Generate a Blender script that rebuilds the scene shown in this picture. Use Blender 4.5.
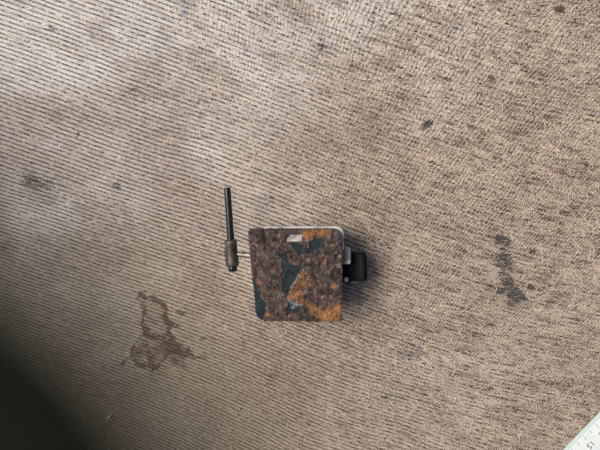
import bpy, bmesh, math, random
import numpy as np
from mathutils import Vector, Matrix
for o in list(bpy.data.objects): bpy.data.objects.remove(o)
random.seed(4); rng = np.random.default_rng(11)
S = bpy.context.scene; COL = S.collection
MM = 0.001; PX = 0.6*MM; H = 0.270          # 1 photo pixel is 0.6 mm on the board; lens 270 mm above it

# ------------------------------------------------------------------ camera
cam_d = bpy.data.cameras.new('camera'); cam = bpy.data.objects.new('camera', cam_d); COL.objects.link(cam)
cam.location = (0, 0, H); cam.rotation_euler = (0, 0, 0)
cam_d.sensor_width = 36; cam_d.lens = 27.0; cam_d.clip_start = 0.002; cam_d.clip_end = 50
cam_d.dof.use_dof = True; cam_d.dof.focus_distance = 0.262; cam_d.dof.aperture_fstop = 27/6.0
S.camera = cam
# ------------------------------------------------------------------ sky, sun, exposure
SUN_EL, SUN_AZ = math.radians(55), math.radians(170)     # azimuth counter-clockwise from +x: light comes from the upper left
w = bpy.data.worlds.new('World'); S.world = w; w.use_nodes = True
nt = w.node_tree; bg = nt.nodes['Background']
sky = nt.nodes.new('ShaderNodeTexSky'); sky.sky_type = 'NISHITA'; sky.sun_disc = False
sky.sun_elevation = SUN_EL; sky.sun_rotation = math.pi/2 - SUN_AZ
sky.air_density = 0.8; sky.dust_density = 4.0; sky.ozone_density = 0.6
nt.links.new(sky.outputs[0], bg.inputs[0]); bg.inputs[1].default_value = 0.085
sd = bpy.data.lights.new('sun', 'SUN'); sun = bpy.data.objects.new('sun', sd); COL.objects.link(sun)
sd.energy = 3.1; sd.angle = math.radians(30); sd.color = (1.0, 0.94, 0.87)
L = Vector((math.cos(SUN_EL)*math.cos(SUN_AZ), math.cos(SUN_EL)*math.sin(SUN_AZ), math.sin(SUN_EL)))
sun.rotation_euler = L.to_track_quat('Z', 'Y').to_euler()
vs = S.view_settings; vs.view_transform = 'Standard'; vs.look = 'None'; vs.gamma = 1; vs.use_curve_mapping = False
vs.exposure = 0.06

# ------------------------------------------------------------------ helpers
def W(px, py, z=0.0):
    k = PX*(H-z)/H
    return Vector(((px-300)*k, (225-py)*k, z))

def link(name, me, mat=None, parent=None, smooth=True):
    o = bpy.data.objects.new(name, me); COL.objects.link(o)
    if mat is not None: me.materials.append(mat)
    if parent is not None: o.parent = parent
    if smooth: me.shade_smooth()
    return o
def from_bm(name, bm, mat=None, parent=None, smooth=True, angle=None):
    me = bpy.data.meshes.new(name); bmesh.ops.recalc_face_normals(bm, faces=bm.faces); bm.to_mesh(me); bm.free()
    o = link(name, me, mat, parent, smooth)
    if smooth and angle: me.set_sharp_from_angle(angle=math.radians(angle))
    return o
def tag(o, label=None, cat=None, group=None, kind=None):
    for k, v in (('label', label), ('category', cat), ('group', group), ('kind', kind)):
        if v: o[k] = v
    return o
def prism(pts, z0, z1, bevel=0.0, seg=3):
    """closed outline (list of (x,y)) extruded z0..z1, edges bevelled"""
    bm = bmesh.new()
    vs_ = [bm.verts.new((p[0], p[1], z0)) for p in pts]
    f = bm.faces.new(vs_)
    r = bmesh.ops.extrude_face_region(bm, geom=[f])
    for v in r['geom']:
        if isinstance(v, bmesh.types.BMVert): v.co.z = z1
    if bevel:
        es = [e for e in bm.edges if abs(e.verts[0].co.z-e.verts[1].co.z) < 1e-9]
        bmesh.ops.bevel(bm, geom=es, offset=bevel, segments=seg, affect='EDGES', profile=0.5)
    return bm
def round_poly(pts, radii, n=7):
    out = []
    m = len(pts)
    for i, p in enumerate(pts):
        p = Vector(p[:2]); a = Vector(pts[i-1][:2]); b = Vector(pts[(i+1) % m][:2]); r = radii[i]
        d1 = (a-p).normalized(); d2 = (b-p).normalized()
        for k in range(n):
            t = k/(n-1)
            q = (p+d1*r)*(1-t)**2 + p*2*t*(1-t) + (p+d2*r)*t*t
            out.append((q.x, q.y))
    return out
def lathe(profile, a, b, seg=32, ribs=0, rib_amp=0.0):
    """profile: (t 0..1 along a->b, radius); surface of revolution with optional flutes"""
    a = Vector(a); b = Vector(b); d = (b-a); q = d.normalized().to_track_quat('Z', 'Y')
    bm = bmesh.new(); rings = []
    for t, r in profile:
        ring = []
        for k in range(seg):
            th = 2*math.pi*k/seg
            rr = r - (rib_amp*(0.5+0.5*math.cos(ribs*th)) if ribs else 0)
            ring.append(bm.verts.new(a + d*t + q @ Vector((rr*math.cos(th), rr*math.sin(th), 0))))
        rings.append(ring)
    for i in range(len(rings)-1):
        for k in range(seg):
            bm.faces.new((rings[i][k], rings[i][(k+1) % seg], rings[i+1][(k+1) % seg], rings[i+1][k]))
    bm.faces.new(rings[0][::-1]); bm.faces.new(rings[-1])
    return bm

# value noise in numpy
def vnoise(x, y, seed=0):
    r = np.random.default_rng(seed).random((256, 256))
    xi = np.floor(x).astype(int); yi = np.floor(y).astype(int); fx = x-xi; fy = y-yi
    fx = fx*fx*(3-2*fx); fy = fy*fy*(3-2*fy)
    g = lambda i, j: r[i & 255, j & 255]
    return (g(xi, yi)*(1-fx)+g(xi+1, yi)*fx)*(1-fy)+(g(xi, yi+1)*(1-fx)+g(xi+1, yi+1)*fx)*fy
def fbm(x, y, s, seed=0, o=4):
    t = 0; a = 1; n = 0
    for k in range(o):
        t = t+a*vnoise(x/s*2**k+17.3*k+500, y/s*2**k+9.1*k+500, seed+k); n += a; a *= .55
    return t/n
def sstep(a, b, x):
    t = np.clip((x-a)/(b-a), 0, 1); return t*t*(3-2*t)
def dist_poly(X, Y, pts, closed=False):
    d = np.full(X.shape, 1e9)
    P = list(pts) + ([pts[0]] if closed else [])
    for (x0, y0), (x1, y1) in zip(P[:-1], P[1:]):
        dx, dy = x1-x0, y1-y0; l = dx*dx+dy*dy+1e-9
        t = np.clip(((X-x0)*dx+(Y-y0)*dy)/l, 0, 1)
        d = np.minimum(d, np.hypot(X-x0-t*dx, Y-y0-t*dy))
    return d
def sdf(X, Y, pts):
    ins = np.zeros(X.shape, bool); m = len(pts)
    for i in range(m):
        (x0, y0), (x1, y1) = pts[i-1], pts[i]
        if y0 == y1: continue
        c = ((y0 > Y) != (y1 > Y)) & (X < (x1-x0)*(Y-y0)/(y1-y0)+x0); ins ^= c
    d = dist_poly(X, Y, pts, True)
    return np.where(ins, -d, d)
def grid_mesh(name, co, nx, ny, attrs, keep=None):
    me = bpy.data.meshes.new(name)
    idx = np.arange(nx*ny).reshape(ny, nx)
    q = np.stack([idx[:-1, :-1], idx[:-1, 1:], idx[1:, 1:], idx[1:, :-1]], -1).reshape(-1, 4)
    if keep is not None: q = q[keep.reshape(-1)]
    q = q[:, ::-1]
    me.vertices.add(nx*ny); me.vertices.foreach_set('co', co.astype(np.float32).ravel())
    me.loops.add(q.size); me.loops.foreach_set('vertex_index', q.astype(np.int32).ravel())
    me.polygons.add(len(q)); me.polygons.foreach_set('loop_start', np.arange(0, q.size, 4, dtype=np.int32))
    me.update(calc_edges=True)
    for k, a in attrs.items():
        at = me.attributes.new(k, 'FLOAT', 'POINT'); at.data.foreach_set('value', a.astype(np.float32).ravel())
    return me

# node expression helper
class G:
    def __init__(s, name, rough=0.5, metal=0.0, spec=0.5):
        s.m = bpy.data.materials.new(name); s.m.use_nodes = True; s.t = s.m.node_tree
        s.b = s.t.nodes['Principled BSDF']
        s.b.inputs['Roughness'].default_value = rough; s.b.inputs['Metallic'].default_value = metal
        s.b.inputs['Specular IOR Level'].default_value = spec
    def put(s, sock, v):
        if isinstance(v, X): s.t.links.new(v.s, sock)
        elif isinstance(v, tuple) and len(v) == 3 and sock.type == 'RGBA': sock.default_value = (*v, 1)
        else: sock.default_value = v
    def math(s, op, *a):
        n = s.t.nodes.new('ShaderNodeMath'); n.operation = op
        for i, v in enumerate(a): s.put(n.inputs[i], v)
        return X(s, n.outputs[0])
    def attr(s, k):
        n = s.t.nodes.new('ShaderNodeAttribute'); n.attribute_name = k; return X(s, n.outputs['Fac'])
    def pos(s):
        n = s.t.nodes.new('ShaderNodeTexCoord'); return X(s, n.outputs['Object'])
    def vec(s, x, y, z=0.0):
        n = s.t.nodes.new('ShaderNodeCombineXYZ')
        for i, v in enumerate((x, y, z)): s.put(n.inputs[i], v)
        return X(s, n.outputs[0])
    def noise(s, v, scale, detail=3, rough=0.55, dist=0.0):
        n = s.t.nodes.new('ShaderNodeTexNoise'); s.put(n.inputs['Vector'], v)
        n.inputs['Scale'].default_value = scale; n.inputs['Detail'].default_value = detail
        n.inputs['Roughness'].default_value = rough; n.inputs['Distortion'].default_value = dist
        return X(s, n.outputs[0])
    def vor(s, v, scale, feat='F1'):
        n = s.t.nodes.new('ShaderNodeTexVoronoi'); n.feature = feat; s.put(n.inputs['Vector'], v)
        n.inputs['Scale'].default_value = scale; return X(s, n.outputs['Distance'])
    def ss(s, a, b, v, lo=0.0, hi=1.0):
        n = s.t.nodes.new('ShaderNodeMapRange'); n.interpolation_type = 'SMOOTHSTEP'; s.put(n.inputs[0], v)
        for i, q in enumerate((a, b, lo, hi)): n.inputs[i+1].default_value = q
        return X(s, n.outputs[0])
    def mix(s, f, a, b, mode='MIX'):
        n = s.t.nodes.new('ShaderNodeMix'); n.data_type = 'RGBA'; n.blend_type = mode
        s.put(n.inputs[0], f); s.put(n.inputs[6], a); s.put(n.inputs[7], b); return X(s, n.outputs[2])
    def bump(s, h, strength=1.0, dist=0.001):
        n = s.t.nodes.new('ShaderNodeBump'); s.put(n.inputs['Height'], h)
        n.inputs['Strength'].default_value = strength; n.inputs['Distance'].default_value = dist
        s.t.links.new(n.outputs[0], s.b.inputs['Normal'])
    def color(s, c): s.put(s.b.inputs['Base Color'], c)
    def rough(s, c): s.put(s.b.inputs['Roughness'], c)
class X:
    def __init__(s, g, sock): s.g = g; s.s = sock
    def __add__(s, o): return s.g.math('ADD', s, o)
    __radd__ = __add__
    def __mul__(s, o): return s.g.math('MULTIPLY', s, o)
    __rmul__ = __mul__
    def __sub__(s, o): return s.g.math('SUBTRACT', s, o)
    def __rsub__(s, o): return s.g.math('SUBTRACT', o, s)
    def __truediv__(s, o): return s.g.math('DIVIDE', s, o)
    def f(s, op, *a): return s.g.math(op, s, *a)

# ------------------------------------------------------------------ the board
def axis(lo, hi, step, far):
    c = np.arange(lo, hi+step, step)
    out = []; s = step*2; p = c[-1]
    while p < far: p += s; s *= 1.25; out.append(p)
    lo_ = []; s = step*2; p = c[0]
    while p > lo+hi-far: p -= s; s *= 1.25; lo_.append(p)
    return np.concatenate([lo_[::-1], c, out])
gx = axis(-25, 625, 1.0, 1500); gy = axis(-25, 475, 1.0, 1200)
BX, BY = np.meshgrid(gx, gy)
cx = np.clip(BX, -150, 750); cy = np.clip(BY, -120, 570)
# threads: the row direction swings slowly over the sheet
wu = 16*(fbm(BX, BY, 260, 3, 2)-.5) + 5*(fbm(BX, BY, 70, 5, 3)-.5)
wv = 26*(fbm(BX, BY, 300, 7, 2)-.5) + 3.2*(fbm(BX, BY, 70, 9, 2)-.5) + 1.3*(fbm(BX, BY, 16, 10, 2)-.5)*sstep(100, 350, BX)
tx = (cx-300)/300; ty = (cy-225)/225
a0 = math.radians(22)
U = BX*math.cos(a0) + BY*math.sin(a0) + wu
V = -BX*math.sin(a0) + BY*math.cos(a0) + wv + 12*tx*tx*np.sign(tx)*0.9 + 24*np.clip(ty, -.15, 1.6)*np.clip(-tx, 0, 1.5) + 20*np.clip(tx+.1, 0, 1.8)**2
V = V + 21*np.clip(V/200+.6, 0, 3.5)**2
right = sstep(-0.35, 0.75, tx - 0.25*ty + 0.5*(fbm(BX, BY, 110, 21, 3)-.5))
smear = sstep(0.1, 0.9, ty - 0.2*tx + 0.9*(fbm(BX, BY, 140, 31, 3)-.5)) * sstep(0.5, -0.5, tx)
PHS = U + (-.34+.34*(tx+1)+.10*ty)*(V-230)
nz = fbm(BX, BY, 9, 40, 3)-.5; nz2 = fbm(BX, BY, 5, 50, 2)-.5
WX = BX+12*nz; WY = BY+12*(fbm(BX, BY, 9, 60, 3)-.5)
def Z2(pts): return [(110+x/4.5, 280+y/4.5) for x, y in pts]
ring = [Z2(p) for p in (
    [(122, 80), (150, 125), (153, 165), (158, 210), (168, 245), (125, 258), (122, 290), (98, 340), (75, 368), (50, 380), (25, 382)],
    [(122, 80), (138, 62), (178, 66), (215, 88), (245, 125), (254, 170), (270, 205), (262, 240), (285, 270), (300, 315), (335, 338), (370, 350), (405, 355)],
    [(98, 340), (120, 385), (150, 400), (190, 408), (208, 388), (242, 360), (252, 300), (222, 262), (170, 246)],
    [(242, 345), (285, 380), (340, 394)], [(262, 212), (315, 215)], [(395, 250), (440, 270), (475, 290)], [(250, 300), (330, 335)], [(265, 262), (318, 288)])]
st = np.zeros(BX.shape)
for i, p in enumerate(ring):
    d = dist_poly(WX, WY, p); wd = (1.0, 1.3, 1.3, 1.2, 1.1, 1.3, 2.6, 1.6)[i]
    st = np.maximum(st, .80*(0.8, 1.1, .9, .65, .7, .55, .85, .8)[i]*np.exp(-(d/(wd*(0.5+2.2*fbm(BX, BY, 7, 71+i, 2))))**2)*(0.1+1.5*fbm(BX, BY, 7, 80+i, 3)))
fill = sstep(3, -5, sdf(WX, WY, Z2([(98, 340), (125, 262), (150, 200), (150, 125), (125, 80), (180, 66), (245, 125), (270, 205), (290, 280), (370, 350), (250, 350), (205, 395), (150, 400)])))
st = np.clip(st*1.5 + .40*fill*(.15+1.3*fbm(BX, BY, 8, 90, 4)) + .42*sstep(5, -5, sdf(WX, WY, Z2([(250, 240), (300, 262), (340, 300), (430, 335), (350, 400), (460, 300), (440, 345), (370, 385), (285, 395), (225, 395), (150, 405), (110, 360), (120, 270)])))*sstep(.35, .75, fbm(BX, BY, 6, 95, 4)) + .35*np.exp(-(np.hypot(WX-177, WY-350)/11)**2), 0, 1.2)
def blob(x, y, rx, ry, ang=0, edge=.55):
    c, s = math.cos(math.radians(ang)), math.sin(math.radians(ang))
    dx, dy = BX-x+3*nz+2*nz2, BY-y+3*nz2
    return sstep(1+edge, 1-edge, np.hypot((dx*c+dy*s)/rx, (-dx*s+dy*c)/ry))
dk = np.zeros(BX.shape)
def add(a, b): return np.maximum(a, b)
for x, y, rx, ry, ang, a in ((502, 239, 7, 5, 0, .75), (508, 245, 5, 6, 0, .6), (499, 257, 8, 4, 10, .55), (504, 265, 7, 6, 0, .95), (503, 275, 5, 6, 0, .6), (511, 288, 8, 5, 10, 1.0),
        (517, 297, 9, 6, 15, 1.0), (500, 292, 6, 4, 0, .6), (532, 288, 4, 3, 0, .8), (541, 293, 5, 3.5, 0, .5), (536, 297, 5, 3, 0, .35), (532, 252, 4, 3, 0, .6), (513, 304, 9, 3, 10, .55), (507, 268, 7, 34, -8, .62), (508, 270, 16, 36, -8, .25),
        (492, 258, 9, 2.2, 10, .4), (524, 307, 8, 2, 12, .4)):
    dk = add(dk, a*blob(x, y, rx, ry, ang, .75))
for x, y, rx, ry, a in ((35, 182, 16, 10, .5), (48, 200, 16, 7, .3), (116, 186, 6, 5, .45), (202, 102, 9, 7, .3), (201, 115, 5, 5, .4), (51, 28, 6, 5, .4), (70, 100, 7, 5, .35),
        (320, 45, 5, 6, .55), (391, 197, 10, 5, .35), (562, 171, 6, 5, .5), (490, 325, 9, 4, .45), (420, 356, 14, 6, .35), (270, 380, 9, 9, .3), (180, 312, 8, 3, .45), (8, 245, 9, 6, .35),
        (345, 210, 5, 3, .35), (540, 36, 7, 6, .4), (590, 37, 7, 5, .35), (574, 22, 12, 6, .3), (456, 187, 6, 3, .4), (587, 262, 6, 4, .35), (383, 395, 12, 6, .25), (60, 120, 25, 12, .2), (570, 60, 12, 5, .3), (245, 200, 12, 6, .2),
        (437, 262, 8, 4, .25), (55, 260, 12, 6, .25), (287, 205, 5, 3, .3)):
    dk = add(dk, a*blob(x, y, rx, ry, 15, .8))
sp = np.zeros(BX.shape)      # small sharp spots
for x, y, rx, ry, ang, a in ((428.5, 123.5, 5.0, 3.2, -28, 1), (424.5, 128, 3.2, 2.4, 0, .8), (586.5, 165, 3.2, 3.2, 0, .85), (78, 134, 1.1, 3.4, 5, .9), (76, 137, .9, 1.2, 0, .7), (32, 163.5, 1.2, 1.4, 0, .8),
        (133, 89.5, 5, 1.1, -8, .8), (163.5, 102.5, 1.2, 1.2, 0, .8), (256, 154, 1.6, 1.2, 0, .8), (293.5, 165.5, 1.3, 1.2, 0, .8), (271.5, 197.5, 2.4, 1.2, 0, .8), (585, 178, 6, .9, 8, .6)):
    sp = add(sp, a*blob(x, y, rx, ry, ang, .3))
bs = np.zeros(BX.shape)      # brownish stains
for x, y, rx, ry, ang, a in ((560.5, 9, 5.6, 3.4, -20, 1.0), (493, 79, 4.4, 4, 0, .75), (5, 250, 12, 8, 0, .5), (95, 318, 30, 10, 15, .35), (255, 120, 30, 12, 10, .2), (365, 130, 22, 30, 20, .4), (340, 140, 26, 18, 0, .3),
        (437, 122, 12, 5, 0, .3), (370, 285, 14, 5, 10, .4), (200, 285, 30, 12, 20, .35), (300, 385, 24, 14, 10, .3), (35, 75, 14, 6, 20, .25), (590, 165, 14, 12, 0, .3), (335, 60, 30, 14, 0, .25), (480, 330, 30, 20, 0, .2), (455, 20, 22, 8, 0, .3)):
    bs = add(bs, a*blob(x, y, rx, ry, ang, .7))
rb = add(blob(560.5, 9, 5.6, 3.2, -20, .35), .6*blob(493, 79, 4.2, 3.8, 0, .5))
bl = add(.9*blob(184, 12, 4, 5, 0, .6), .9*blob(92.5, 36, 3.4, 3.4, 0, .6)); bl = add(bl, .35*blob(140, 33, 4, 3, 0, .6)); bl = add(bl, .6*blob(181, 6, 5, 5, 0, .7))
sheen = np.clip(sstep(.25, 1.15, .45-.55*tx-.55*ty+.8*(fbm(BX, BY, 90, 120, 4)-.5)) + .75*np.exp(-(((BX-425)/75)**2+((BY-395)/50)**2))*(.4+fbm(BX, BY, 20, 125, 3)), 0, 1)      # smoother, less scuffed part of the sheet; sky glare painted in as pale colour
grm = sstep(.40, .66, fbm(BX, BY, 75, 130, 4)+.05*tx)
# relief of the rows as real geometry
rowp = 4.95
fr = V/rowp - np.floor(V/rowp)
groove = np.exp(-((np.minimum(fr, 1-fr))/0.16)**2)
inner = ((BX > -24) & (BX < 624) & (BY > -24) & (BY < 474))
Zb = inner*(-0.55*MM*groove*(.35+.8*fbm(BX, BY, 7, 100, 2))*(1-.45*smear) + .5*MM*(fbm(BX, BY, 22, 110, 3)-.5)) + 1.6*MM*(fbm(BX, BY, 120, 115, 2)-.5) - .45*MM*sp
co = np.stack([(BX-300)*PX, (225-BY)*PX, Zb-0.3*MM], -1)
me = grid_mesh('board', co, len(gx), len(gy), dict(u=U, v=V, phs=PHS, polish_sheen=sheen, grime=grm, right=right, smear=smear, ring=st, dark=dk, spot=sp, redbrown=rb, brown=bs, blue=bl))

g = G('weathered_hardboard', .55, 0, .5)
u, v, R_, SM = g.attr('u'), g.attr('v'), g.attr('right'), g.attr('smear')
P = g.pos()
uv = g.vec(u, v)
vw = v + (g.noise(uv, .06, 2)-.5)*1.0 + (g.noise(uv, .4, 2)-.5)*(.5+1.6*R_)
rw = vw/rowp
ridx = rw.f('FLOOR'); fr_ = rw.f('FRACT')
edge = g.math('MINIMUM', fr_, 1-fr_)
rowline = g.ss(.19, .02, edge)
rid = rw.f('ROUND')
dash = g.noise(g.vec(u*.045, rid*3.7), 1.0, 2)
dash2 = g.noise(g.vec(u*.20, rid*5.1), 1.0, 2, .6)
dashm = g.ss(.40, .60, dash*.35+dash2*.65 + (1-R_)*.075 - R_*.02)
line = rowline*dashm
ph = (g.attr('phs') + (g.noise(uv, .22, 2)-.5)*2.6 + (g.noise(uv, .04, 2)-.5)*6)/2.55
sr = (ph*6.2832).f('SINE')*.5+.5
rmod = g.ss(.28, .60, g.noise(uv, .13, 3))
ridge = g.ss(.35, .95, sr)*rmod*(.12+.78*R_)
crest = g.ss(.40, .02, sr)*rmod*(.35+.65*R_)
fa = g.noise(g.vec(u*.035, v*.55), 1.0, 4, .65, .3)
fc = g.noise(g.vec(u*.75, v*.75), 1.0, 4, .75)
fe = g.noise(g.vec(u*.30+v*.10, v*.42), 1.0, 4, .7, .4)
fd = g.noise(g.vec(u*.10, v*.85), 1.0, 3, .7, .5)
strand1 = g.ss(.040, .0, (g.noise(g.vec(u*.012+v*.006, v*.05-u*.008), 1.0, 4, .65, .8)-.5).f('ABSOLUTE'))
strand2 = g.ss(.034, .0, (g.noise(g.vec(u*.03+v*.04+31, v*.03-u*.02+12), 1.0, 4, .65, 1.0)-.5).f('ABSOLUTE'))
strand = g.math('MAXIMUM', strand1, strand2)*g.ss(.34, .50, g.noise(uv, .03, 2))*(.15+.85*R_)
tone = g.noise(P, 14, 4, .6); tone2 = g.noise(P, 45, 4, .6); tone3 = g.noise(P, 7, 3, .5)
c = g.mix(g.ss(.36, .64, tone*.6+tone2*.4), (.29, .20, .138), (.52, .42, .325))
c = g.mix(g.ss(.38, .68, tone3)*.5, c, (.47, .42, .37))
c = g.mix(g.attr('polish_sheen')*.78, c, (.77, .755, .735))  # upper-left sheen put into the base colour
stk = g.noise(g.vec(u*.045, v*.20), 1.0, 4, .7, .5)
mot = g.noise(g.vec(u*.014, v*.035), 1.0, 4, .65, .3)
c = g.mix(g.ss(.50, .64, mot)*(.42+.36*R_), c, (.145, .084, .056))
c = g.mix(g.attr('grime')*.60, c, (.17, .11, .08))
c = g.mix(SM*.6, c, (.36, .345, .235))
c = g.mix(g.ss(.40, .64, fd)*.45, c, (.72, .63, .53))
c = g.mix(g.ss(.50, .34, fa)*.40, c, (.17, .115, .08))
c = g.mix(g.ss(.46, .34, fe)*.58, c, (.13, .082, .056))
c = g.mix(g.ss(.53, .66, fe)*.55, c, (.78, .68, .55))
c = g.mix(crest*.38, c, (.78, .69, .57))
c = g.mix(ridge*.60*(1-SM*.6), c, (.10, .066, .048))
c = g.mix(g.ss(.54, .62, fc)*(.42+.45*R_), c, (.93, .83, .68))
c = g.mix(g.ss(.46, .38, fc)*(.5+.38*R_), c, (.055, .034, .025))
c = g.mix(g.ss(.48, .36, stk)*(.18+.55*R_), c, (.085, .052, .037))
c = g.mix(g.ss(.54, .66, stk)*(.15+.45*R_), c, (.70, .60, .47))
pit = g.ss(.44, .35, fc*.45+fe*.55)*(.35+.65*R_)
c = g.mix(pit*.65, c, (.05, .032, .026))
c = g.mix(line*(.72-.34*R_)*(1-SM*.45), c, (.085, .058, .046))
hole = g.ss(.26, .08, edge)*g.ss(.58, .68, dash2*.8+sr*.08+g.noise(g.vec(u*.8, rid*2.3), 1.0, 1)*.2)*(1-SM*.6)
c = g.mix(hole*(.62+.12*R_), c, (.02, .014, .012))
c = g.mix(strand*.62*g.ss(.40, .56, fe*.6+fc*.4), c, (.80, .68, .50))
gr = g.ss(.35, .6, fc)
c = g.mix(g.attr('brown')*.6, c, g.mix(gr, (.07, .035, .025), (.20, .125, .09)))
c = g.mix(g.ss(.03, 1.0, g.attr('ring')*(.48+1.2*g.ss(.62, .38, stk*.5+fe*.5)))*.85, c, g.mix(gr, (.045, .022, .016), (.15, .08, .055)))
c = g.mix(g.ss(.12, .85, g.attr('dark')*(.40+1.35*g.ss(.62, .40, stk*.6+fe*.4)+.4*(1-gr)))*.88, c, g.mix(gr, (.018, .017, .019), (.075, .068, .065)))
c = g.mix(g.attr('spot')*.92, c, g.mix(gr, (.012, .017, .019), (.04, .05, .052)))
c = g.mix(g.attr('redbrown')*.9, c, g.mix(gr, (.03, .014, .014), (.09, .05, .042)))
c = g.mix(g.attr('blue')*.6, c, (.14, .20, .24))
c = g.mix(1.0, c, g.mix(g.attr('polish_sheen'), (.91, .868, .838), (1.0, .995, .99)), 'MULTIPLY')
g.color(c)
g.rough(g.ss(.3, .7, fd, .68, .56) - g.attr('polish_sheen')*.22)
h = fc*.8 + fe*.8 - ridge*.6 - line*1.0
g.bump(h, 1.0, .00052)
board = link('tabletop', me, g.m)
tag(board, 'weathered brown hardboard tabletop with mesh texture, stains and scuffed fibres', None, None, 'structure')
# board body below the sheet
bmm = prism([(-.9, -.8), (.9, -.8), (.9, .8), (-.9, .8)], -.012, -.004)
g = G('hardboard_core', .8); g.color((.2, .14, .1)); from_bm('board_core', bmm, g.m, board, False)

# loose pale fibres lying on the board (nobody could count them)
def strands(n):
    V_, F_ = [], []
    for i in range(n):
        x = random.betavariate(4.2, 1.1)*640-15; y = random.uniform(-15, 465)
        if 225 < x < 372 and 180 < y < 325: continue
        a = random.gauss(-18, 38) if random.random() < .75 else random.uniform(0, 180)
        a = math.radians(a + (35 if random.random() < .3 else 0)); ln = random.uniform(3, 10) if random.random() < .82 else random.uniform(9, 24); m = 7
        k = random.gauss(0, .05); r = random.uniform(.06, .15)*MM; p = Vector((x, y)); pts = []
        for j in range(m):
            pts.append(W(p.x, p.y, 0)); a += k + random.gauss(0, .07)
            p = p + Vector((math.cos(a), -math.sin(a)))*ln/m
        b0 = len(V_)
        for j, q in enumerate(pts):
            d = (pts[min(j+1, m-1)]-pts[max(j-1, 0)]).normalized(); nrm = Vector((-d.y, d.x, 0)); rr = r*(.35 if j in (0, m-1) else 1)
            z = .16*MM + random.uniform(0, .2)*MM
            for s in (-1, 1): V_.append(q+nrm*rr*s+Vector((0, 0, z)))
            V_.append(q+Vector((0, 0, z+rr*1.4)))
        for j in range(m-1):
            for s in range(3):
                A = b0+j*3+s; B = b0+j*3+(s+1) % 3; F_.append((A, B, B+3, A+3))
    me = bpy.data.meshes.new('loose_fibres'); me.from_pydata(V_, [], F_); return me
g = G('pale_fibre', .7); g.color(g.mix(g.noise(g.pos(), 60, 2), (.58, .50, .40), (.82, .74, .63)))
tag(link('loose_fibres', strands(3800), g.m), 'pale hair-thin wood fibres lifted off the scuffed board', 'fibres', None, 'stuff')

# ------------------------------------------------------------------ materials of the clamp
g = G('white_paint', .35); n = g.noise(g.pos(), 220, 4); g.color(g.mix(g.ss(.48, .62, n)*.7, (.56, .57, .53), (.17, .12, .09))); g.bump(n, .15, .0003); M_WHITE = g.m
g = G('worn_steel', .34, .9); n = g.noise(g.pos(), 300, 4); g.color(g.mix(g.ss(.4, .65, n), (.36, .31, .28), (.20, .14, .115))); g.rough(g.ss(.3, .7, n, .45, .65)); M_STEEL = g.m
g = G('gunmetal', .5, .55); n = g.noise(g.pos(), 260, 4, .65); g.color(g.mix(g.ss(.35, .7, n), (.055, .050, .042), (.125, .105, .085))); g.bump(n, .5, .0004); g.rough(g.ss(.3, .7, n, .38, .62)); M_GUN = g.m
g = G('black_oxide', .32, .4); n = g.noise(g.pos(), 400, 4, .65); g.color(g.mix(g.ss(.5, .75, n), (.018, .02, .022), (.07, .06, .055))); g.bump(n, .25, .0002); M_BLK = g.m
g = G('black_plastic', .65, 0, .25); n = g.noise(g.pos(), 500, 3); g.color(g.mix(g.ss(.5, .75, n)*.5, (.004, .005, .007), (.014, .015, .018))); M_PLAS = g.m
g = G('grey_plastic', .4); g.color(g.mix(g.noise(g.pos(), 300, 3), (.02, .022, .026), (.06, .06, .065))); M_GREY = g.m

root = bpy.data.objects.new('screw_clamp', None); COL.objects.link(root); root.location = W(300, 275, 0); root.empty_display_size = .02
tag(root, 'small screw clamp with a rusty square plate, black tommy bar and ribbed knob', 'clamp')
def part(o, par=None):
    par = par or root
    o.parent = par
    off = root.location.copy()
    if par is root: o.matrix_parent_inverse = Matrix.Translation(-off)
    else: o.matrix_parent_inverse = Matrix.Identity(4)
    return o

# rusty plate: relief grid
ZP = 34*MM
yy = np.linspace(228.3, 321.4, 340); ny = len(yy)
s_ = (1-np.cos(np.linspace(0, math.pi, 9)))/2
def left_x(y):
    x = np.interp(y, [228, 234, 250, 271, 292, 312, 321.4], [247.8, 248.3, 249.6, 251.6, 254.0, 255.6, 256.2])
    x = x + np.where(y < 233.5, 5.0*(1-np.sqrt(np.clip(1-((233.5-y)/5.2)**2, 0, 1))), 0)
    x = x + np.where(y > 311, 10.5*(1-np.sqrt(np.clip(1-((y-311)/10.45)**2, 0, 1))), 0)
    return x
def right_x(y):
    x = np.interp(y, [228, 240, 262, 321.4], [341.4, 342.2, 342.7, 342.1])
    x = x - np.where(y < 237.5, 9.0*(1-np.sqrt(np.clip(1-((237.5-y)/9.2)**2, 0, 1))), 0)
    x = x - np.where(y > 319.0, 2.4*(1-np.sqrt(np.clip(1-((y-319)/2.4)**2, 0, 1))), 0)
    return x
nx = 340
T = np.linspace(0, 1, nx)[None, :]
lx = left_x(yy) + 0.6*(fbm(yy+9, yy*0+3, 5, 5, 4)-.5); rx = right_x(yy) + 0.8*(fbm(yy+9, yy*0+7, 5, 6, 4)-.5)
PXX = lx[:, None]*(1-T) + rx[:, None]*T
PYY = np.repeat(yy[:, None], nx, 1) + .006*(PXX-300)*(PYY_s := 1.0)*np.ones((1, nx))*(yy[:, None]-228)/93*1.5
PYY = PYY + 0.8*(fbm(PXX, PXX*0+2, 6, 8, 4)-.5)*np.clip((PYY-290)/30, 0, 1) + .25*(vnoise(PXX/4, PXX*0+2, 8)-.5)
def Zp(pts): return [(245+x/4.371, 222+y/4.371) for x, y in pts]
QX = PXX+4.2*(fbm(PXX, PYY, 7, 200, 4)-.5); QY = PYY+4.2*(fbm(PXX, PYY, 7, 210, 4)-.5)
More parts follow.
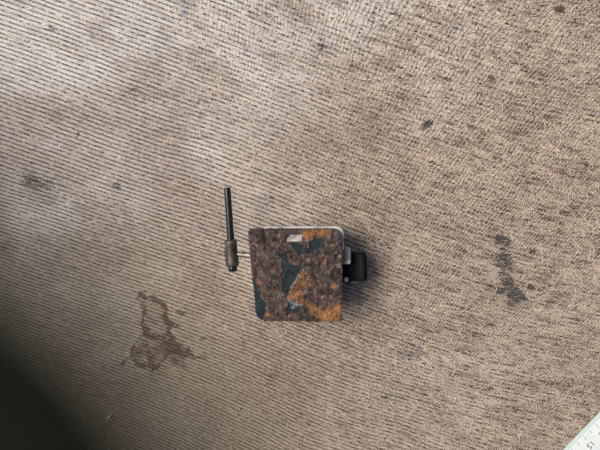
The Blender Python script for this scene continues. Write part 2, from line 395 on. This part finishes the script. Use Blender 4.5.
teal = [Zp(p) for p in (
    [(192, 88), (215, 120), (240, 132), (290, 130), (325, 108), (342, 78), (312, 74), (288, 92), (286, 116), (258, 118), (238, 100), (225, 92)],
    [(158, 145), (184, 143), (190, 185), (212, 192), (240, 190), (236, 215), (222, 250), (205, 280), (188, 300), (172, 300), (163, 262), (175, 232), (164, 198)],
    [(192, 342), (215, 352), (243, 372), (236, 388), (200, 385), (182, 408), (172, 400), (190, 372)],
    [(30, 250), (50, 268), (66, 330), (90, 360), (88, 400), (75, 425), (50, 425), (30, 340)])]
orange = [Zp(p) for p in (
    [(252, 36), (372, 30), (378, 56), (345, 62), (310, 76), (280, 77), (252, 60)],
    [(240, 208), (270, 222), (288, 250), (268, 282), (256, 330), (290, 348), (325, 376), (352, 388), (418, 362), (425, 432), (342, 434), (312, 414), (270, 362), (232, 356), (200, 350), (184, 325), (203, 290), (224, 265)])]
tl = np.minimum.reduce([sdf(QX, QY, p) for p in teal]); og = np.minimum.reduce([sdf(QX, QY, p) for p in orange])
tmask = sstep(.7, -.7, tl-.8+1.2*(fbm(PXX, PYY, 3, 230, 2)-.5)); omask = sstep(1.6, -1.8, og-.9+2.5*(fbm(PXX, PYY, 4, 240, 3)-.5))
pale = np.exp(-((og-.4)/.7)**2)*sstep(Zp([(262, 0)])[0][0], Zp([(232, 0)])[0][0], PXX)*sstep(Zp([(0, 190)])[0][1], Zp([(0, 230)])[0][1], PYY)
pale = np.maximum(pale, .8*sstep(3.5, .5, np.hypot((QX-Zp([(215, 365)])[0][0])/1.6, QY-Zp([(215, 365)])[0][1])-1.0)*sstep(.6, -.6, tl))
hot = np.zeros(PXX.shape)
for x, y, r in ((372, 404, 6), (345, 412, 3.5), (388, 280, 2.6), (350, 395, 3.5), (300, 385, 3), (215, 318, 3.5), (265, 55, 4), (405, 378, 4), (70, 268, 1.6), (100, 410, 2), (330, 45, 3.5), (50, 175, 1.3)):
    c_ = Zp([(x, y)])[0]; hot = np.maximum(hot, np.exp(-(np.hypot(QX-c_[0], QY-c_[1])/r)**2)*(.4+.8*fbm(PXX, PYY, 3, 260, 2)))
slot = sdf(PXX+.4*(vnoise(PXX/2, PYY/2, 270)-.5), PYY, [(287.2, 234.5), (302.0, 234.5), (303.8, 237.5), (303.2, 241.5), (285.4, 242.2), (284.6, 239.5)])
flake = fbm(PXX, PYY, 5, 280, 5); pits = sstep(.42, .3, fbm(PXX, PYY, 4.5, 290, 3))
terr = np.floor(fbm(PXX, PYY, 11, 300, 4)*9)/9
ed = np.minimum.reduce([(PXX-lx[:, None]), (rx[:, None]-PXX), PYY-yy[0], yy[-1]-PYY]); ed = np.clip(ed, 0, 3)
Zq = ZP + (1-tmask)*(.55*MM*(flake-.5)*1.0 + .1*MM + .75*MM*(terr-.5) - .55*MM*pits + .3*MM) + omask*.45*MM*(fbm(PXX, PYY, 3, 310, 3)-.3)
Zq = ZP+(Zq-ZP)*sstep(0, 2.2, ed)*sstep(0, 3.0, slot) - .4*MM*np.exp(-ed/.6)
k = PX*(H-Zq)/H
co = np.stack([(PXX-300)*k, (225-PYY)*k, Zq], -1)
cxm = (slot[:-1, :-1]+slot[1:, 1:])/2
me = grid_mesh('plate', co, nx, ny, dict(teal=tmask, orange=omask, pale=np.clip(pale, 0, 1), hot=np.clip(hot, 0, 1), rim=np.exp(-ed/.5)), keep=(cxm > 0))
g = G('rusted_plate', .8, 0, .35)
P = g.pos(); n1 = g.noise(P, 160, 5, .7, .4); n2 = g.noise(P, 1000, 4, .75); n3 = g.noise(P, 70, 4, .6, .6); n4 = g.noise(P, 420, 4, .7, .3)
c = g.mix(g.ss(.38, .62, n1), (.030, .020, .017), (.100, .066, .053))
c = g.mix(g.ss(.46, .62, n3)*.7, c, (.070, .053, .054))
c = g.mix(g.ss(.58, .66, g.noise(P, 240, 5, .7, .8))*.6, c, (.26, .20, .18))
c = g.mix(g.ss(.56, .66, g.noise(P, 130, 4, .7, 1.0))*.5, c, (.16, .075, .04))
c = g.mix(g.ss(.54, .64, n4)*.7, c, (.23, .155, .125))
c = g.mix(g.ss(.56, .68, n2)*.5, c, (.30, .22, .185))
c = g.mix(g.ss(.48, .38, n4)*.85, c, (.012, .012, .013))
c = g.mix(g.ss(.45, .36, n2)*.75, c, (.012, .009, .009))
c = g.mix(g.ss(.65, .72, g.noise(P, 330, 2))*.7, c, (.42, .22, .12))
oc = g.mix(g.ss(.40, .60, n4), (.075, .036, .022), (.25, .125, .058))
oc = g.mix(g.ss(.54, .66, n2)*.6, oc, (.58, .36, .19)); oc = g.mix(g.ss(.46, .36, n2)*.7, oc, (.05, .022, .012))
om = g.ss(.42, .66, g.attr('orange')*.50 + n4*.35 + n1*.25 - .06)
c = g.mix(om*.9, c, oc)
c = g.mix(g.attr('hot')*.85, c, g.mix(g.ss(.35, .6, n2), (.26, .085, .02), (.62, .28, .08)))
tc = g.mix(g.ss(.4, .65, n1), (.003, .010, .014), (.010, .029, .036))
tm = g.ss(.38, .58, g.attr('teal')*.75 + (n4-.5)*.9)
c = g.mix(tm, c, tc)
c = g.mix(tm*g.ss(.60, .68, n4)*.7, c, (.14, .12, .10))
c = g.mix(g.attr('pale')*g.ss(.42, .62, n4)*.7, c, (.34, .37, .38))
g.color(c); g.rough(.80-tm*.38-g.ss(.55, .7, n1)*.15)
g.bump(n2*.8+n1*.9+n4*.9, 1.0, .0007)
plate = part(link('rusty_plate', me, g.m))
sm = plate.modifiers.new('thick', 'SOLIDIFY'); sm.thickness = 2.0*MM; sm.offset = 0
sm.offset = -1 if True else 0
tag(plate, 'flaking brown rusted plate with orange rust and patches of dark teal paint')

# white housing under the plate
zt = 31.2*MM
pts = [W(x, y, zt) for x, y in ((262, 314), (341.2, 316), (341.2, 253), (344.1, 250), (344.3, 226.0), (262.5, 226.4))]
rp = round_poly(pts, [3*MM, 2*MM, .8*MM, 1*MM, 5*MM, 2.5*MM], 9)
body = part(from_bm('housing', prism(rp, .4*MM, zt, .9*MM), M_WHITE, None, True, 40)); tag(body, 'white painted housing under the rusty plate')
tp = [W(x, y, 33*MM) for x, y in ((285.2, 242.4), (303.4, 241.7), (302.2, 236.4), (287.6, 236.4))]
bmt = prism([(p.x, p.y) for p in tp], 30.6*MM, 33.3*MM, .5*MM)
for v_ in bmt.verts:
    if v_.co.z > 32*MM: v_.co.z -= max(0, (v_.co.y - W(0, 240, 33*MM).y))*0.55
tab = part(from_bm('tab', bmt, M_WHITE, None, True, 40)); tag(tab, 'white tab showing through the slot in the plate')

# screw shaft, collar, tommy bar
zs = 24*MM
part(from_bm('screw_shaft', lathe([(0, 1.55*MM), (.9, 1.55*MM), (.93, 1.9*MM), (1, 1.9*MM)], W(233, 253.6, zs), W(266, 257.2, zs), 28), M_STEEL, None, True, 40))
prof = []
for i in range(13):
    t = i/12; e = min(t, 1-t)
    r = 3.35 - 1.0*max(0, (.07-e)/.07)**2 + .12*math.sin(t*9)
    prof.append((t, r*MM))
prof = [(0, 2.4*MM), (.02, 3.1*MM), (.06, 3.35*MM), (.16, 3.4*MM), (.18, 3.25*MM), (.80, 3.5*MM), (.94, 3.5*MM), (.98, 3.2*MM), (1, 2.6*MM)]
col = part(from_bm('collar', lathe(prof, W(230.6, 240.0, zs), W(232.6, 266.6, zs), 40), M_GUN, None, True, 35))
part(from_bm('boss', lathe([(0, .9*MM), (.2, 1.6*MM), (1, 2.0*MM)], W(223.8, 253.4, zs), W(228.5, 253.6, zs), 24), M_GUN, None, True, 40))
part(from_bm('tommy_bar', lathe([(0, 1.35*MM), (.01, 1.75*MM), (.5, 1.85*MM), (1, 1.95*MM)], W(227.2, 187.6, 27*MM), W(230.9, 242.5, zs), 28), M_BLK, None, True, 40))
part(from_bm('end_cap', lathe([(0, 2.4*MM), (.5, 2.45*MM), (.6, 2.0*MM), (.7, 2.5*MM), (.93, 2.4*MM), (1, 1.8*MM)], W(232.5, 265.5, zs), W(233.0, 271.6, zs), 28), M_BLK, None, True, 40))

# lug, ribbed knob and pin on the right
zl = 28*MM
lp = round_poly([W(x, y, zl) for x, y in ((340, 264), (351.2, 264), (351.0, 247), (340, 247))], [.4*MM, 1.5*MM, 1.5*MM, .4*MM], 6)
g = G('grey_cast_metal', .5, .35); g.color(g.mix(g.noise(g.pos(), 200, 3), (.14, .14, .125), (.30, .30, .275))); M_CAST = g.m
part(from_bm('lug', prism(lp, 17*MM, zl, .7*MM), M_CAST, None, True, 40))
lp = round_poly([W(x, y, zl+.3*MM) for x, y in ((341, 264.2), (350.6, 264.2), (350.4, 260.6), (341, 260.6))], [.2*MM, .8*MM, .4*MM, .2*MM], 5)
part(from_bm('lug_highlight', prism(lp, 26*MM, zl+.5*MM, .3*MM), M_WHITE, None, True, 40))  # white strip added for the bright highlight on the lug's lower edge
zk = 16*MM
ka, kb = W(355.2, 252.0, zk), W(355.4, 279.6, zk)
kp = [(0, 4.4*MM), (.03, 5.6*MM), (.12, 6.3*MM), (.9, 6.6*MM), (.97, 6.4*MM), (1, 6.0*MM)]
knob = part(from_bm('knob', lathe(kp, ka, kb, 240, 40, .35*MM), M_PLAS, None, True, 50)); tag(knob, 'black ribbed plastic knob')
part(from_bm('knob_flange', lathe([(0, 5.9*MM), (.15, 6.7*MM), (.8, 6.5*MM), (1, 5.8*MM)], W(355.4, 279.3, zk), W(355.4, 282.8, zk), 48), M_GREY, None, True, 40))
part(from_bm('knob_arm', prism(round_poly([W(x, y, 20*MM) for x, y in ((338, 282), (352, 282.5), (352, 254), (338, 254))], [.5*MM]*4, 4), 9*MM, 19*MM, .6*MM), M_PLAS, None, True, 40))
part(from_bm('pin', lathe([(0, .8*MM), (.3, 1.3*MM), (.8, 1.3*MM), (1, .9*MM)], W(346.3, 280, 21*MM), W(346.3, 279.0, 24.5*MM), 20), M_WHITE, None, True, 40))

# ------------------------------------------------------------------ ruler in the lower right corner
rz = 1.6*MM
O = W(564, 450, rz); E = W(597, 416, rz); d = (E-O).normalized(); nrm = Vector((d.y, -d.x, 0))
ruler = bpy.data.objects.new('ruler', None); COL.objects.link(ruler); ruler.location = (O.x, O.y, .6*MM)
ruler.rotation_euler = (0, 0, math.atan2(d.y, d.x)); tag(ruler, 'white plastic ruler marked 15 crossing the lower right corner', 'ruler')
g = G('white_ruler_plastic', .3); n = g.noise(g.pos(), 60, 3); g.color(g.mix(g.ss(.4, .7, n), (.64, .70, .67), (.72, .76, .73))); M_RUL = g.m
g = G('clear_ruler_edge', .25); g.color(g.mix(g.noise(g.pos(), 90, 3), (.47, .58, .55), (.58, .68, .65))); M_RE = g.m
g = G('ruler_ink', .6); g.color((.16, .18, .19)); M_INK = g.m
g = G('ruler_faint_ink', .6); g.color((.36, .42, .41)); M_INK2 = g.m
q = PX
bmr = prism(round_poly([(-150*MM, -32*MM), (155*MM, -32*MM), (155*MM, -3.0*q), (-150*MM, -3.0*q)], [1*MM]*4, 4), 0, 1.5*MM, .15*MM)
from_bm('ruler_body', bmr, M_RUL, ruler, True, 40)
bm = bmesh.new()
vv = [[bm.verts.new((x, y, z)) for (y, z) in ((-3.02*q, 0), (0, 0), (-.15*q, .7*MM), (-3.02*q, 1.46*MM))] for x in (-149.5*MM, 154.5*MM)]
for i in range(4): bm.faces.new((vv[0][i], vv[0][(i+1) % 4], vv[1][(i+1) % 4], vv[1][i]))
bm.faces.new(vv[0]); bm.faces.new(vv[1][::-1])
from_bm('bevelled_edge', bm, M_RE, ruler, False)
def bar(bm, x, y0, y1, wd, z0, z1):
    # y0 nearer the edge, top follows the bevel
    a = [bm.verts.new(p) for p in ((x-wd/2, y0, z0), (x+wd/2, y0, z0), (x+wd/2, y1, z1), (x-wd/2, y1, z1))]; bm.faces.new(a)
fine, long_ = bmesh.new(), bmesh.new()
cm = 17.2*q; t0 = 22.9*q
for k in range(-120, 130):
    x = t0+k*cm/10
    bar(fine, x, -.5*q, -2.9*q, .45*q, .82*MM, 1.46*MM)
for k in range(-22, 24):
    x = t0+k*cm/2
    bar(long_, x, -3.6*q, (-8.6 if k % 2 == 0 else -7.4)*q, .42*q, 1.54*MM, 1.54*MM)
tag(from_bm('fine_marks', fine, M_INK2, ruler, False), None, None, None, 'stuff')
tag(from_bm('long_marks', long_, M_INK, ruler, False), None, None, None, 'stuff')
for num in range(12, 19):
    cu = bpy.data.curves.new('numeral', 'FONT'); cu.body = str(num); cu.size = 8.6*q; cu.align_x = 'CENTER'; cu.align_y = 'CENTER'; cu.offset = .02*q
    to = bpy.data.objects.new('tmp', cu); COL.objects.link(to)
    me = bpy.data.meshes.new_from_object(to); bpy.data.objects.remove(to)
    o = link('numeral', me, M_INK, ruler, False)
    o.location = (t0+(15-num)*cm - .8*q, -14.6*q, 1.55*MM); o.rotation_euler = (0, 0, math.pi)

# ------------------------------------------------------------------ white sliver on the board, lower left
bm = bmesh.new()
pth = [(106.2, 419.8), (107.6, 418.4), (109.2, 417.3), (110.6, 415.8), (111.9, 414.0)]
ws = [.45, 1.1, 1.4, 1.2, .4]; rows_ = []
for i, (x, y) in enumerate(pth):
    z = (.5+.5*math.sin(i*.8))*MM
    c_ = W(x, y, z); n_ = Vector((.62, -.72, 0))*ws[i]*.45*MM
    rows_.append([bm.verts.new(c_-n_), bm.verts.new(c_+Vector((0, 0, .25*MM))), bm.verts.new(c_+n_), bm.verts.new(c_-Vector((0, 0, .12*MM)))])
for i in range(4):
    for k_ in range(4): bm.faces.new((rows_[i][k_], rows_[i][(k_+1) % 4], rows_[i+1][(k_+1) % 4], rows_[i+1][k_]))
bm.faces.new(rows_[0]); bm.faces.new(rows_[-1])
g = G('white_flake', .5); g.color((.82, .82, .82))
tag(from_bm('white_sliver', bm, g.m), 'tiny curved white sliver lying on the board below the brown ring stain', 'sliver')

# ------------------------------------------------------------------ unidentified dark shape close to the lens, modelled as a cuff, out of focus
zc = H-.0095
g = G('dark_green_cloth', .9, 0, .2); P = g.pos(); n = g.noise(P, 500, 4); g.color(g.mix(n, (.004, .006, .003), (.013, .016, .009))); g.bump(n, .6, .0005); M_CL = g.m
bm = bmesh.new(); rings = []
# a rounded folded cuff whose lip is seen; it runs off to the lower left and upward
c0 = W(112, 348, zc)     # centre of the fold
for i in range(12):
    t = i/11
    ctr = c0 + Vector((-.030*t, -.030*t, 0))
    ra, rb = (9*MM*(1+.35*t), 2.6*MM*(1+.3*t))
    ax = Vector((.66, -.74, 0)).normalized()
    if i == 0: ra *= .55; rb *= .5
    elif i == 1: ctr = c0+Vector((-.0006, -.0006, 0)); ra *= .86; rb *= .85
    ring = []
    for k_ in range(40):
        th = 2*math.pi*k_/40
        w_ = 1+.05*math.sin(3*th+6*t)+.03*math.sin(7*th+3*t)
        ring.append(bm.verts.new(ctr + ax*ra*w_*math.cos(th) + Vector((0, 0, 1))*rb*w_*math.sin(th)))
    rings.append(ring)
for i in range(11):
    for k_ in range(40): bm.faces.new((rings[i][k_], rings[i][(k_+1) % 40], rings[i+1][(k_+1) % 40], rings[i+1][k_]))
bm.faces.new(rings[0][::-1]); bm.faces.new(rings[-1])
tag(from_bm('dark_near_shape', bm, M_CL), 'dark green out of focus shape of unknown kind, modelled as a cloth cuff, in the lower left corner', 'cuff')
